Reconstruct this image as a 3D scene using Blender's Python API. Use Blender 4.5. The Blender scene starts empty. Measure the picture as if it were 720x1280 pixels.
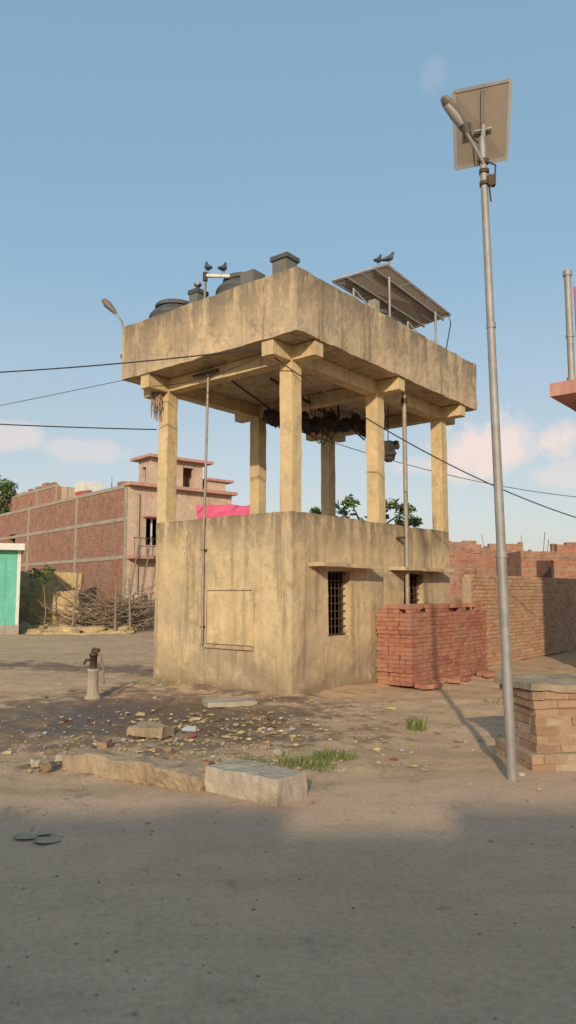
import bpy, math, random
from mathutils import Vector, Matrix, noise
random.seed(7)
scene=bpy.context.scene
R=math.radians
# ------------------------------------------------------------------ materials
def newmat(name):
    m=bpy.data.materials.new(name); m.use_nodes=True
    nt=m.node_tree; b=nt.nodes['Principled BSDF']
    return m,nt,b
def N(nt,t,**k):
    n=nt.nodes.new(t)
    for a,v in k.items(): setattr(n,a,v)
    return n
def noise_n(nt,vec,scale,detail=6,rough=.6,mapscale=None):
    n=nt.nodes.new('ShaderNodeTexNoise'); n.inputs['Scale'].default_value=scale
    n.inputs['Detail'].default_value=detail; n.inputs['Roughness'].default_value=rough
    if mapscale:
        mp=nt.nodes.new('ShaderNodeMapping'); mp.inputs['Scale'].default_value=mapscale
        nt.links.new(vec,mp.inputs['Vector']); vec=mp.outputs[0]
    nt.links.new(vec,n.inputs['Vector'])
    return n.outputs['Fac']
def mrange(nt,val,a,b,c=0,d=1):
    n=nt.nodes.new('ShaderNodeMapRange'); n.inputs[1].default_value=a; n.inputs[2].default_value=b
    n.inputs[3].default_value=c; n.inputs[4].default_value=d; nt.links.new(val,n.inputs[0]); return n.outputs[0]
def mixc(nt,fac,a,b,mode='MIX'):
    n=nt.nodes.new('ShaderNodeMix'); n.data_type='RGBA'; n.blend_type=mode
    def s(i,v):
        if isinstance(v,(tuple,list)): n.inputs[i].default_value=(*v[:3],1)
        else: nt.links.new(v,n.inputs[i])
    if isinstance(fac,(int,float)): n.inputs[0].default_value=fac
    else: nt.links.new(fac,n.inputs[0])
    s(6,a); s(7,b); return n.outputs[2]
def math_n(nt,op,a,b=None):
    n=nt.nodes.new('ShaderNodeMath'); n.operation=op
    for i,v in enumerate((a,b)):
        if v is None: continue
        if isinstance(v,(int,float)): n.inputs[i].default_value=v
        else: nt.links.new(v,n.inputs[i])
    return n.outputs[0]
def bump(nt,b,h,strength=.3,dist=.02):
    n=nt.nodes.new('ShaderNodeBump'); n.inputs['Strength'].default_value=strength; n.inputs['Distance'].default_value=dist
    nt.links.new(h,n.inputs['Height']); nt.links.new(n.outputs[0],b.inputs['Normal'])
def objco(nt): return nt.nodes.new('ShaderNodeTexCoord').outputs['Object']

def simple(name,c1,c2=None,scale=8,rough=.8,metal=0,bs=.2,bd=.01):
    m,nt,b=newmat(name); co=objco(nt)
    if c2 is None: c2=tuple(x*.75 for x in c1)
    f=noise_n(nt,co,scale,8,.65)
    nt.links.new(mixc(nt,mrange(nt,f,.3,.7),c1,c2),b.inputs['Base Color'])
    b.inputs['Roughness'].default_value=rough; b.inputs['Metallic'].default_value=metal
    if bs: bump(nt,b,noise_n(nt,co,scale*4,8,.7),bs,bd)
    return m
def plaster(name,c1,c2,dark,ztop=None,zspan=.5,zbase=None,streak=.55,grey=.55,greyc=(.40,.345,.265)):
    m,nt,b=newmat(name); co=objco(nt)
    big=noise_n(nt,co,1.1,6,.6); mid=noise_n(nt,co,5,8,.7); fine=noise_n(nt,co,45,6,.7)
    col=mixc(nt,mrange(nt,big,.38,.62),c1,c2)
    g0=noise_n(nt,co,.9,8,.72,(1,1,1.6))
    col=mixc(nt,mrange(nt,g0,.48,.58,0,grey),col,greyc)
    pale=noise_n(nt,co,1.7,9,.75,(1.3,1.3,.8))
    col=mixc(nt,mrange(nt,pale,.55,.63,0,.5),col,tuple(min(.8,x*1.22) for x in c1))
    col=mixc(nt,mrange(nt,mid,.45,.70,0,.6),col,tuple(x*.66 for x in c2))
    st=noise_n(nt,co,1,7,.72,(5,5,.32))
    col=mixc(nt,mrange(nt,st,.52,.62,0,streak),col,dark)
    blot=noise_n(nt,co,2.0,10,.8)
    col=mixc(nt,mrange(nt,blot,.55,.61,0,.65),col,tuple(x*1.3 for x in dark))
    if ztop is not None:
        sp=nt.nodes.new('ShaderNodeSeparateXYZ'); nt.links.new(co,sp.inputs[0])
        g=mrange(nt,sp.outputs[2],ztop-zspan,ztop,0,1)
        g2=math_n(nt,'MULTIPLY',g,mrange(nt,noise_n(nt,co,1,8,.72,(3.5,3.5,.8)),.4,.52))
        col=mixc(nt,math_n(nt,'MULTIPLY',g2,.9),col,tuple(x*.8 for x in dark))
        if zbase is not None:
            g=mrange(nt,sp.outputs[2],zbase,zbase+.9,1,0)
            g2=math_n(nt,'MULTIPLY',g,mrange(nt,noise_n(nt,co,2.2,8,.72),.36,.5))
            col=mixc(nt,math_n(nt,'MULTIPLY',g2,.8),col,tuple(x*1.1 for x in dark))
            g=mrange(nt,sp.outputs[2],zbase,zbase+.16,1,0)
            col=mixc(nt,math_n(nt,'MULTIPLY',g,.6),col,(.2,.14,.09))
    col=mixc(nt,mrange(nt,fine,.35,.7,0,.38),col,tuple(x*.58 for x in c2))
    nt.links.new(col,b.inputs['Base Color']); b.inputs['Roughness'].default_value=.92
    h=math_n(nt,'ADD',math_n(nt,'MULTIPLY',fine,.5),mid)
    bump(nt,b,h,.55,.022)
    return m
def bricktex(name,c1,c2,mortar,dust,w=.25,hgt=.09,ms=.014,df=.45):
    m,nt,b=newmat(name)
    tc=nt.nodes.new('ShaderNodeTexCoord'); uv=tc.outputs['UV']; co=tc.outputs['Object']
    br=N(nt,'ShaderNodeTexBrick'); br.inputs['Scale'].default_value=1
    br.inputs['Brick Width'].default_value=w; br.inputs['Row Height'].default_value=hgt
    br.inputs['Mortar Size'].default_value=ms; br.inputs['Mortar Smooth'].default_value=.3
    br.inputs['Color1'].default_value=(*c1,1); br.inputs['Color2'].default_value=(*c2,1); br.inputs['Mortar'].default_value=(*mortar,1)
    wob=nt.nodes.new('ShaderNodeTexNoise'); wob.inputs['Scale'].default_value=3
    nt.links.new(uv,wob.inputs['Vector'])
    mx=nt.nodes.new('ShaderNodeVectorMath'); mx.operation='MULTIPLY_ADD'; mx.inputs[1].default_value=(.03,.03,0)
    nt.links.new(wob.outputs['Color'],mx.inputs[0]); nt.links.new(uv,mx.inputs[2]); nt.links.new(mx.outputs[0],br.inputs['Vector'])
    f=noise_n(nt,co,.5,8,.72)
    col=mixc(nt,mrange(nt,f,.42,.66,0,df),br.outputs['Color'],dust)
    col=mixc(nt,mrange(nt,noise_n(nt,co,3,8,.75),.45,.65,0,.6),col,tuple(x*.5 for x in c1))
    col=mixc(nt,mrange(nt,noise_n(nt,co,1,7,.7,(3,3,.3)),.54,.68,0,.5),col,(.14,.10,.08))
    nt.links.new(col,b.inputs['Base Color']); b.inputs['Roughness'].default_value=.95
    inv=math_n(nt,'SUBTRACT',1,br.outputs['Fac'])
    bump(nt,b,inv,.6,.025)
    return m
def brickislands(name,cols,dust,fac=.5):
    m,nt,b=newmat(name); co=objco(nt)
    g=nt.nodes.new('ShaderNodeNewGeometry')
    cr=nt.nodes.new('ShaderNodeValToRGB'); e=cr.color_ramp.elements
    e[0].color=(*cols[0],1); e[1].color=(*cols[-1],1)
    for i,c in enumerate(cols[1:-1]):
        x=e.new((i+1)/(len(cols)-1)); x.color=(*c,1)
    nt.links.new(g.outputs['Random Per Island'],cr.inputs[0])
    col=mixc(nt,mrange(nt,noise_n(nt,co,1.5,8,.7),.4,.68,0,fac),cr.outputs[0],dust)
    fine=noise_n(nt,co,30,7,.75)
    col=mixc(nt,mrange(nt,fine,.35,.75,0,.55),col,tuple(x*.55 for x in cols[0]))
    nt.links.new(col,b.inputs['Base Color']); b.inputs['Roughness'].default_value=.95
    bump(nt,b,fine,.5,.012)
    return m

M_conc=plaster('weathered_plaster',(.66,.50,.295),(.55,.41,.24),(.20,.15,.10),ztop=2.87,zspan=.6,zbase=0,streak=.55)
M_slab=plaster('roof_concrete',(.61,.465,.29),(.49,.37,.23),(.17,.132,.095),ztop=6.6,zspan=.9,streak=.72,grey=.7,greyc=(.37,.315,.235))
M_col=plaster('column_plaster',(.69,.52,.295),(.61,.455,.25),(.27,.20,.12),streak=.45,grey=.3)
M_greyc=plaster('grey_cement',(.42,.37,.30),(.34,.295,.24),(.17,.145,.12))
M_kerb=plaster('kerb_concrete',(.50,.42,.33),(.42,.35,.265),(.24,.19,.14))
M_mudb=plaster('mud_caked_concrete',(.42,.315,.205),(.34,.25,.16),(.17,.13,.09),grey=.3)
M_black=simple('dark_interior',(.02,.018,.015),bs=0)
M_iron=simple('rusty_iron',(.06,.045,.035),(.10,.05,.03),30,.7,.3)
M_galv=simple('galvanised_steel',(.36,.34,.32),(.25,.23,.21),6,.62,.35,.1,.004)
M_pipe=simple('dusty_pipe',(.36,.31,.25),(.24,.20,.16),7,.6,.2)
M_tank=simple('tank_plastic',(.045,.055,.065),(.10,.095,.085),4,.65)
M_box=simple('grey_box',(.11,.115,.115),(.17,.155,.135),5,.8)
M_dark=simple('dark_rubber',(.03,.03,.03),(.06,.05,.045),6,.8)
M_wire=simple('wire_black',(.03,.03,.03),bs=0)
M_pback=simple('panel_backsheet',(.30,.25,.20),(.24,.19,.155),3,.6,bs=.05)
M_pfront=simple('panel_cells',(.02,.025,.05),(.03,.03,.06),3,.2,bs=0)
M_alu=simple('aluminium_frame',(.55,.55,.55),(.42,.42,.42),6,.45,.5,.05)
M_lamp=simple('lamp_housing',(.20,.16,.13),(.13,.11,.09),8,.6)
M_glass=simple('lamp_lens',(.42,.40,.38),rough=.3,bs=0)
M_bird=simple('pigeon_feathers',(.10,.11,.14),(.045,.05,.065),14,.7)
M_birdw=simple('pigeon_pale',(.45,.42,.4),(.3,.28,.27),14,.7)
M_wood=simple('dry_wood',(.30,.22,.15),(.17,.125,.085),12,.9)
M_cloth=simple('faded_cloth',(.34,.24,.17),(.22,.15,.11),12,.9)
M_brA=brickislands('stacked_brick',[(.34,.13,.085),(.42,.175,.11),(.28,.10,.07),(.46,.22,.14)],(.42,.27,.18),.55)
M_brB=brickislands('wall_brick',[(.46,.225,.125),(.54,.30,.18),(.39,.175,.10),(.57,.36,.23),(.47,.255,.15)],(.52,.39,.25),.6)
M_brC=brickislands('old_brick',[(.32,.18,.11),(.42,.27,.17),(.26,.14,.09),(.46,.32,.21)],(.42,.32,.21),.6)
M_mortar=simple('mortar',(.42,.33,.23),(.30,.23,.16),14,.95)
M_bt=bricktex('brickwork',(.33,.12,.075),(.42,.175,.11),(.36,.28,.21),(.38,.26,.18))
M_bt2=bricktex('brickwork_dark',(.27,.105,.07),(.37,.155,.10),(.31,.24,.18),(.35,.245,.17))
M_bt3=bricktex('brickwork_rough',(.31,.12,.075),(.42,.18,.11),(.33,.24,.17),(.40,.27,.17),df=.3)
M_pinkw=plaster('house_plaster',(.64,.47,.36),(.55,.40,.30),(.30,.21,.155),grey=.35)
M_green=plaster('green_paint',(.16,.55,.42),(.13,.47,.37),(.10,.30,.24),grey=.1)
M_pink=simple('pink_sheet',(.62,.09,.20),(.5,.07,.16),4,.7)
M_mud=plaster('mud_plaster',(.58,.43,.22),(.47,.34,.17),(.24,.17,.1),grey=.15)
M_redp=simple('red_paint',(.5,.08,.06),(.38,.07,.05),10,.6)
M_white=simple('white_paint',(.7,.68,.64),(.55,.52,.48),6,.6)
M_pinkslab=plaster('pink_slab_paint',(.58,.30,.24),(.50,.26,.20),(.28,.16,.13),grey=.2)

def leafmat(name,c1,c2):
    m,nt,b=newmat(name); g=nt.nodes.new('ShaderNodeNewGeometry')
    nt.links.new(mixc(nt,g.outputs['Random Per Island'],c1,c2),b.inputs['Base Color'])
    b.inputs['Roughness'].default_value=.6; return m
M_leaf=leafmat('leaf_green',(.05,.10,.025),(.12,.17,.04))
M_grass=leafmat('grass_green',(.09,.14,.03),(.20,.21,.06))
M_litter=leafmat('dry_litter',(.45,.30,.10),(.62,.48,.22))
M_litterw=leafmat('plastic_litter',(.6,.58,.55),(.35,.42,.45))
M_dleaf=leafmat('fallen_leaf',(.22,.24,.13),(.40,.33,.20))

# ------------------------------------------------------------------ mesh builder
class MB:
    def __init__(s): s.v=[];s.f=[];s.m=[];s.uv=[];s.mats=[];s.sm=[]
    def mi(s,mat):
        if mat not in s.mats: s.mats.append(mat)
        return s.mats.index(mat)
    def add(s,vs,fs,mat,M=None,smooth=False):
        base=len(s.v); i=s.mi(mat)
        vs=[Vector(p) for p in vs]
        for f in fs:
            a,b,c=vs[f[0]],vs[f[1]],vs[f[2]]
            n=(b-a).cross(c-a)
            ax=max(range(3),key=lambda k:abs(n[k]))
            for k in f:
                p=vs[k]
                s.uv.append((p.x,p.y) if ax==2 else ((p.y,p.z) if ax==0 else (p.x,p.z)))
            s.f.append([k+base for k in f]); s.m.append(i); s.sm.append(smooth)
        for p in vs: s.v.append(tuple(M@p) if M else tuple(p))
    def box(s,a,b,mat,M=None,jit=0):
        x0,y0,z0=a;x1,y1,z1=b
        vs=[(x0,y0,z0),(x1,y0,z0),(x1,y1,z0),(x0,y1,z0),(x0,y0,z1),(x1,y0,z1),(x1,y1,z1),(x0,y1,z1)]
        if jit: vs=[tuple(c+random.uniform(-jit,jit) for c in p) for p in vs]
        s.add(vs,[(0,3,2,1),(4,5,6,7),(0,1,5,4),(1,2,6,5),(2,3,7,6),(3,0,4,7)],mat,M)
    def gbox(s,a,b,mat,step=.22,amp=.009,M=None,fr=2.2,seed=0):
        n=[max(1,int(round((b[i]-a[i])/step))) for i in range(3)]
        idx={};vs=[];fs=[]
        def vi(i,j,k):
            key=(i,j,k)
            if key not in idx:
                p=Vector((a[0]+(b[0]-a[0])*i/n[0],a[1]+(b[1]-a[1])*j/n[1],a[2]+(b[2]-a[2])*k/n[2]))
                q=noise.noise_vector(p*fr+Vector((seed,seed,0)))*amp+noise.noise_vector(p*fr*4+Vector((seed,3,0)))*amp*.5
                idx[key]=len(vs); vs.append(p+q)
            return idx[key]
        for j in range(n[1]):
            for k in range(n[2]):
                fs.append((vi(0,j,k),vi(0,j,k+1),vi(0,j+1,k+1),vi(0,j+1,k)))
                fs.append((vi(n[0],j,k),vi(n[0],j+1,k),vi(n[0],j+1,k+1),vi(n[0],j,k+1)))
        for i in range(n[0]):
            for k in range(n[2]):
                fs.append((vi(i,0,k),vi(i+1,0,k),vi(i+1,0,k+1),vi(i,0,k+1)))
                fs.append((vi(i,n[1],k),vi(i,n[1],k+1),vi(i+1,n[1],k+1),vi(i+1,n[1],k)))
        for i in range(n[0]):
            for j in range(n[1]):
                fs.append((vi(i,j,0),vi(i,j+1,0),vi(i+1,j+1,0),vi(i+1,j,0)))
                fs.append((vi(i,j,n[2]),vi(i+1,j,n[2]),vi(i+1,j+1,n[2]),vi(i,j+1,n[2])))
        s.add(vs,fs,mat,M)
    def loft(s,pts,rad,mat,n=12,M=None,smooth=True,rad2=None,up=(0,0,1)):
        pts=[Vector(p) for p in pts]; vs=[];fs=[]
        if rad2 is None: rad2=rad
        for i,p in enumerate(pts):
            t=(pts[min(i+1,len(pts)-1)]-pts[max(i-1,0)]).normalized()
            u=Vector(up)
            if abs(t.dot(u))>.95: u=Vector((0,1,0))
            sx=t.cross(u).normalized(); sy=sx.cross(t).normalized()
            for k in range(n):
                a=2*math.pi*k/n
                vs.append(p+sx*math.cos(a)*rad[i]+sy*math.sin(a)*rad2[i])
        for i in range(len(pts)-1):
            for k in range(n):
                k2=(k+1)%n
                fs.append((i*n+k,i*n+k2,(i+1)*n+k2,(i+1)*n+k))
        s.add(vs,fs,mat,M,smooth)
        s.add(vs[:n],[tuple(range(n))[::-1]],mat,M); s.add(vs[-n:],[tuple(range(n))],mat,M)
    def cyl(s,p0,p1,r,mat,r1=None,n=12,M=None): s.loft([p0,p1],[r,r if r1 is None else r1],mat,n,M)
    def tube(s,pts,r,mat,n=6,M=None): s.loft(pts,[r]*len(pts),mat,n,M)
    def lathe(s,c,prof,mat,n=28,M=None):
        vs=[];fs=[];c=Vector(c)
        for r,z in prof:
            for k in range(n):
                a=2*math.pi*k/n; vs.append(c+Vector((r*math.cos(a),r*math.sin(a),z)))
        for i in range(len(prof)-1):
            for k in range(n):
                k2=(k+1)%n; fs.append((i*n+k,i*n+k2,(i+1)*n+k2,(i+1)*n+k))
        fs.append(tuple((len(prof)-1)*n+k for k in range(n)))
        s.add(vs,fs,mat,M,True)
    def blob(s,c,r,mat,seed=0,amp=.35,M=None,n=8,smooth=False,fr=1.3):
        c=Vector(c); vs=[];fs=[]; m=n*2
        for i in range(n+1):
            th=math.pi*i/n
            for k in range(m):
                ph=2*math.pi*k/m
                d=Vector((math.sin(th)*math.cos(ph),math.sin(th)*math.sin(ph),math.cos(th)))
                q=1+amp*noise.noise(d*fr+Vector((seed*3.1,seed*1.7,0)))+amp*.4*noise.noise(d*fr*3+Vector((seed,0,0)))
                vs.append(c+Vector((d.x*r[0],d.y*r[1],d.z*r[2]))*q)
        for i in range(n):
            for k in range(m):
                k2=(k+1)%m; fs.append((i*m+k,(i+1)*m+k,(i+1)*m+k2,i*m+k2))
        s.add(vs,fs,mat,M,smooth)
    def obj(s,name,parent=None,loc=None,rz=0,bevel=0):
        me=bpy.data.meshes.new(name); me.from_pydata(s.v,[],s.f)
        for m in s.mats: me.materials.append(m)
        me.polygons.foreach_set('material_index',s.m); me.polygons.foreach_set('use_smooth',s.sm)
        ul=me.uv_layers.new(name='UVMap')
        ul.data.foreach_set('uv',[c for uv in s.uv for c in uv])
        me.update()
        o=bpy.data.objects.new(name,me); scene.collection.objects.link(o)
        if parent: o.parent=parent
        if loc: o.location=loc
        o.rotation_euler.z=rz
        if bevel:
            b=o.modifiers.new('b','BEVEL'); b.width=bevel; b.segments=2; b.limit_method='ANGLE'
        return o
def empty(name,loc=(0,0,0),rz=0):
    e=bpy.data.objects.new(name,None); scene.collection.objects.link(e); e.location=loc; e.rotation_euler.z=rz
    e.empty_display_size=.2; return e
def wall_open(mb,axis,p0,p1,z0,z1,c0,c1,ops,mat,grid=False,M=None,step=.22,amp=.009):
    def bx(a0,a1,b0,b1):
        if a1-a0<1e-4 or b1-b0<1e-4: return
        a=(a0,c0,b0) if axis=='x' else (c0,a0,b0); b=(a1,c1,b1) if axis=='x' else (c1,a1,b1)
        if grid: mb.gbox(a,b,mat,step,amp,M)
        else: mb.box(a,b,mat,M)
    cur=p0
    for (x0,x1,a,b) in sorted(ops):
        bx(cur,x0,z0,z1); bx(x0,x1,z0,a); bx(x0,x1,b,z1); cur=x1
    bx(cur,p1,z0,z1)

ANG=math.atan2(.777,.630); U=Vector((-.777,.630,0)); W=Vector((.630,.777,0)); C0=Vector((.06,11.40,0))
def L(a,b,z): return C0+W*a+U*b+Vector((0,0,z))

# ------------------------------------------------------------------ ground
def lin(lo,hi,fl,fh,fine,grow=1.25):
    xs=[];x=fl
    while x<=fh: xs.append(x); x+=fine
    st=fine;x=xs[-1]
    while x<hi: st*=grow; x+=st; xs.append(x)
    st=fine;x=fl; pre=[]
    while x>lo: st*=grow; x-=st; pre.append(x)
    return pre[::-1]+xs
gx=lin(-400,400,-5.5,5.5,.08); gy=lin(-120,900,2.5,16,.08)
def sstep(a,b,x):
    t=max(0,min(1,(x-a)/(b-a))); return t*t*(3-2*t)
def roadedge(x): return 6.15+.25*math.sin(x*.9)+(.35*max(0,x-1.2))+.2*max(0,-x-2)
def hfun(x,y):
    if x<-40 or x>40 or y>70 or y<-15: return 0
    e=sstep(roadedge(x)-.1,roadedge(x)+.5,y)
    p=Vector((x,y,0))
    h=noise.noise(p*.5)*.03+e*(noise.noise(p*1.6)*.04+noise.noise(p*5)*.02+noise.noise(p*11)*.01)-e*.02
    h+=(1-e)*noise.noise(p*3)*.004
    q=p-C0; a=q.dot(W); bq=q.dot(U)
    d=math.hypot(max(-a,0,a-5.34),max(-bq,0,bq-3.19))
    h+=max(0,.35-d)/.35*(.05+.04*noise.noise(p*2.5))
    return h
vs=[];att=[]
for y in gy:
    for x in gx:
        vs.append((x,y,hfun(x,y)))
        p=Vector((x,y,0))
        road=1-sstep(roadedge(x)-.15,roadedge(x)+.2,y+.25*noise.noise(p*2))
        dx=(x+1.9)/2.7; dy=(y-9.9)/2.5
        wet_dark=max(0,1.5-math.sqrt(dx*dx+dy*dy))+.35*noise.noise(p*.9)
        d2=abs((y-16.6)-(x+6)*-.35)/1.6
        if x<-2.4: wet_dark=max(wet_dark,(.95-d2)*1.0)  # same mask also darkens a strip of ground left of the building
        att.append((road,max(0,min(1.2,wet_dark)),0,1))
nx=len(gx)
fs=[(j*nx+i,j*nx+i+1,(j+1)*nx+i+1,(j+1)*nx+i) for j in range(len(gy)-1) for i in range(nx-1)]
me=bpy.data.meshes.new('ground'); me.from_pydata(vs,[],fs)
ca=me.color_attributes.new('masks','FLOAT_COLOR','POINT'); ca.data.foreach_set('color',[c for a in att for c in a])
me.polygons.foreach_set('use_smooth',[True]*len(fs))
ground=bpy.data.objects.new('ground',me); scene.collection.objects.link(ground)
m,nt,b=newmat('dusty_ground'); co=objco(nt)
at=N(nt,'ShaderNodeAttribute',attribute_name='masks'); sp=nt.nodes.new('ShaderNodeSeparateColor'); nt.links.new(at.outputs['Color'],sp.inputs[0])
n1=noise_n(nt,co,.35,8,.65); n2=noise_n(nt,co,2.2,10,.74); n3=noise_n(nt,co,26,8,.75); n4=noise_n(nt,co,120,4,.6)
n5=noise_n(nt,co,1,8,.65,(.35,2.2,1))
dirt=mixc(nt,mrange(nt,n1,.35,.65),(.66,.445,.265),(.56,.375,.22))
dirt=mixc(nt,mrange(nt,n2,.44,.62,0,.6),dirt,(.40,.265,.155))
dirt=mixc(nt,mrange(nt,n5,.5,.62,0,.45),dirt,(.36,.24,.145))
road=mixc(nt,mrange(nt,n1,.35,.65),(.68,.455,.30),(.60,.40,.26))
road=mixc(nt,mrange(nt,n2,.46,.62,0,.5),road,(.50,.335,.215))
road=mixc(nt,mrange(nt,n5,.5,.64,0,.35),road,(.46,.31,.20))
rm=math_n(nt,'ADD',sp.outputs[0],mrange(nt,n2,.3,.7,-.3,.3))
col=mixc(nt,mrange(nt,rm,.3,.7),dirt,road)
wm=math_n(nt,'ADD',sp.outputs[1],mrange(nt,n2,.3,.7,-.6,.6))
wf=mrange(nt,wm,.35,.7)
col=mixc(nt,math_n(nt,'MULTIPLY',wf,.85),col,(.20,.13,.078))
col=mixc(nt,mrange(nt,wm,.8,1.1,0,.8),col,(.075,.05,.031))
col=mixc(nt,mrange(nt,n3,.45,.70,0,.45),col,(.26,.172,.105))
col=mixc(nt,mrange(nt,n4,.6,.75,0,.3),col,(.68,.50,.34))
nt.links.new(col,b.inputs['Base Color'])
wr=math_n(nt,'MULTIPLY',mrange(nt,wm,.7,1.1),mrange(nt,n1,.3,.7,.38,.65))
nt.links.new(math_n(nt,'SUBTRACT',.97,wr),b.inputs['Roughness'])
hh=math_n(nt,'ADD',math_n(nt,'MULTIPLY',n3,.6),math_n(nt,'ADD',n2,math_n(nt,'MULTIPLY',n4,.25)))
bump(nt,b,hh,.75,.028)
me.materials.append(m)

# ------------------------------------------------------------------ water tank building
T=empty('water_tank_building',C0,ANG)
LA,LB,HW=5.34,3.19,2.87
mb=MB()
wall_open(mb,'x',0,LA,-.05,HW,0,.2,[(.95,1.6,.87,1.95),(3.43,4.19,.95,1.95)],M_conc,True,None,.12,.016)
mb.gbox((0,.2,-.05),(.2,LB-.2,HW),M_conc,.12,.016)
mb.gbox((LA-.2,.2,-.05),(LA,LB-.2,HW),M_conc)
mb.gbox((0,LB-.2,-.05),(LA,LB,HW),M_conc,.16,.016)
mb.box((.2,.2,2.68),(LA-.2,LB-.2,2.80),M_conc)
mb.obj('lower_walls',T)
mb=MB()
for a in (0,2.545,LA-.25):
    for bb in (0,LB-.25):
        mb.gbox((a,bb,HW-.01),(a+.25,bb+.25,5.31),M_col,.1,.011)
mb.obj('columns',T,bevel=.006)
mb=MB()
for bb in (.01,LB-.24): mb.gbox((-.46,bb,5.29),(LA+.46,bb+.23,5.54),M_col,.15,.009)
for a in (.01,2.555,LA-.24): mb.gbox((a,-.46,5.30),(a+.23,LB+.46,5.535),M_col,.15,.009)
mb.obj('beams',T,bevel=.006)
mb=MB()
o_=.5;t=.11
mb.box((-o_+t,-o_+t,5.545),(LA+o_-t,LB+o_-t,5.68),M_slab)
mb.gbox((-o_,-o_,5.54),(LA+o_,-o_+t,6.55),M_slab,.08,.022)
mb.gbox((-o_,LB+o_-t,5.54),(LA+o_,LB+o_,6.55),M_slab,.12,.012)
mb.gbox((-o_,-o_+t,5.54),(-o_+t,LB+o_-t,6.55),M_slab,.08,.022)
mb.gbox((LA+o_-t,-o_+t,5.54),(LA+o_,LB+o_-t,6.55),M_slab,.12,.012)
mb.obj('roof_slab_and_parapet',T)
mb=MB()
for (a0,a1,z0,z1) in ((.95,1.6,.87,1.95),(3.43,4.19,.95,1.95)):
    mb.box((a0,.16,z0),(a0+.04,.19,z1),M_iron); mb.box((a1-.04,.16,z0),(a1,.19,z1),M_iron)
    n=6
    for i in range(1,n):
        x=a0+(a1-a0)*i/n; mb.cyl((x,.09,z0),(x,.09,z1),.008,M_iron,n=6)
    for i in range(0,9):
        z=z0+.03+(z1-z0-.06)*i/8; mb.box((a0+.002,.098,z-.008),(a1-.002,.108,z+.008),M_iron)
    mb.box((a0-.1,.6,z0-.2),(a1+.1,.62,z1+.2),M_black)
mb.obj('window_grilles',T)
mb=MB()
mb.gbox((.42,-.33,2.0),(2.15,.0,2.065),M_conc,.1,.014)
mb.gbox((2.9,-.33,2.0),(4.9,.0,2.065),M_conc,.1,.014)
mb.obj('window_shades',T)
mb=MB()
z0,z1,b0,b1=.73,1.63,.8,1.84
mb.box((-.022,b0+.012,z0+.012),(-.003,b1-.012,z1-.012),M_col)
mb.box((-.016,b0,z0),(-.004,b1,z1),M_iron)
for q in (((-.034,b0-.03,z0-.03),(-.002,b0,z1+.03)),((-.034,b1,z0-.03),(-.002,b1+.03,z1+.03)),((-.034,b0,z1),(-.002,b1,z1+.03)),((-.05,b0-.03,z0-.06),(-.002,b1+.03,z0))):
    mb.box(q[0],q[1],M_conc)
mb.obj('wall_hatch',T)
mb=MB()
mb.tube([(-.06,1.9,.72),(-.06,1.9,2.6),(-.07,1.86,3.4),(-.05,1.84,5.45)],.022,M_pipe,8)
for z in (1.0,2.3,): mb.box((-.075,1.86,z),(0,1.94,z+.03),M_iron)
mb.tube([(3.2,-.2,.4),(3.2,-.2,3.6),(3.2,-.2,5.54)],.042,M_pipe,10)
mb.cyl((3.2,-.2,5.2),(3.2,-.2,5.3),.06,M_iron)
mb.box((3.15,-.2,2.6),(3.25,0,2.64),M_iron)
mb.tube([(-.06,2.2,5.43),(-.06,1.6,5.43)],.03,M_iron,8)
mb.obj('downpipes',T)
mb=MB()
mb.tube([(.9,1.2,5.42),(3.6,1.9,5.38)],.03,M_iron,8)
mb.tube([(.6,1.9,5.45),(3.2,2.8,5.36)],.02,M_iron,8)
mb.tube([(3.4,2.9,5.2),(3.0,2.6,4.4)],.02,M_iron,8)
rnd=random.Random(31)
p0=Vector((2.4,2.6,5.22)); p1=Vector((5.1,1.5,5.28))
for i in range(22):
    f=i/21; p=p0.lerp(p1,f)
    mb.blob((p.x+rnd.uniform(-.05,.05),p.y+rnd.uniform(-.14,.14),p.z+rnd.uniform(-.1,.1)),(.13,.13,rnd.uniform(.09,.2)),M_dark,i,.6,n=7,fr=2.2)
for i in range(14):
    a=rnd.uniform(2.4,5);bq=rnd.uniform(1.4,2.9)
    mb.tube([(a,bq,5.5),(a+.08,bq,5.15),(a+.25,bq-.1,5.0),(a+.4,bq-.1,5.2),(a+.5,bq,5.45)],.013,M_wire,5)
mb.obj('ceiling_pipes_and_cable_tangle',T)
mb=MB()
mb.tube([(4.1,.7,5.5),(4.08,.7,4.75)],.01,M_wire,5)
mb.box((3.98,.6,4.5),(4.2,.82,4.72),M_dark); mb.blob((4.08,.7,4.42),(.17,.17,.13),M_dark,4,.4,n=8)
mb.blob((3.93,.82,4.7),(.1,.1,.08),M_iron,5,.4,n=8); mb.blob((4.24,.6,4.66),(.07,.07,.1),M_iron,6,.4,n=8)
mb.tube([(3.9,.8,4.75),(3.8,.8,4.9),(4.0,.75,5.0)],.012,M_wire,5)
mb.obj('hanging_motor_box',T,bevel=.01)
mb=MB()
rnd=random.Random(5)
for i in range(16):
    x=-.08+rnd.uniform(-.05,.03);y=2.98+rnd.uniform(-.06,.26);z=5.45-rnd.uniform(0,.1)
    pts=[(x+rnd.uniform(-.03,.03),y+rnd.uniform(-.03,.03),z-k*rnd.uniform(.08,.17)) for k in range(5)]
    mb.loft(pts,[.02,.035,.03,.02,.006],M_cloth,6,rad2=[.01]*5)
mb.obj('ragged_cloth',T)
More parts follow.
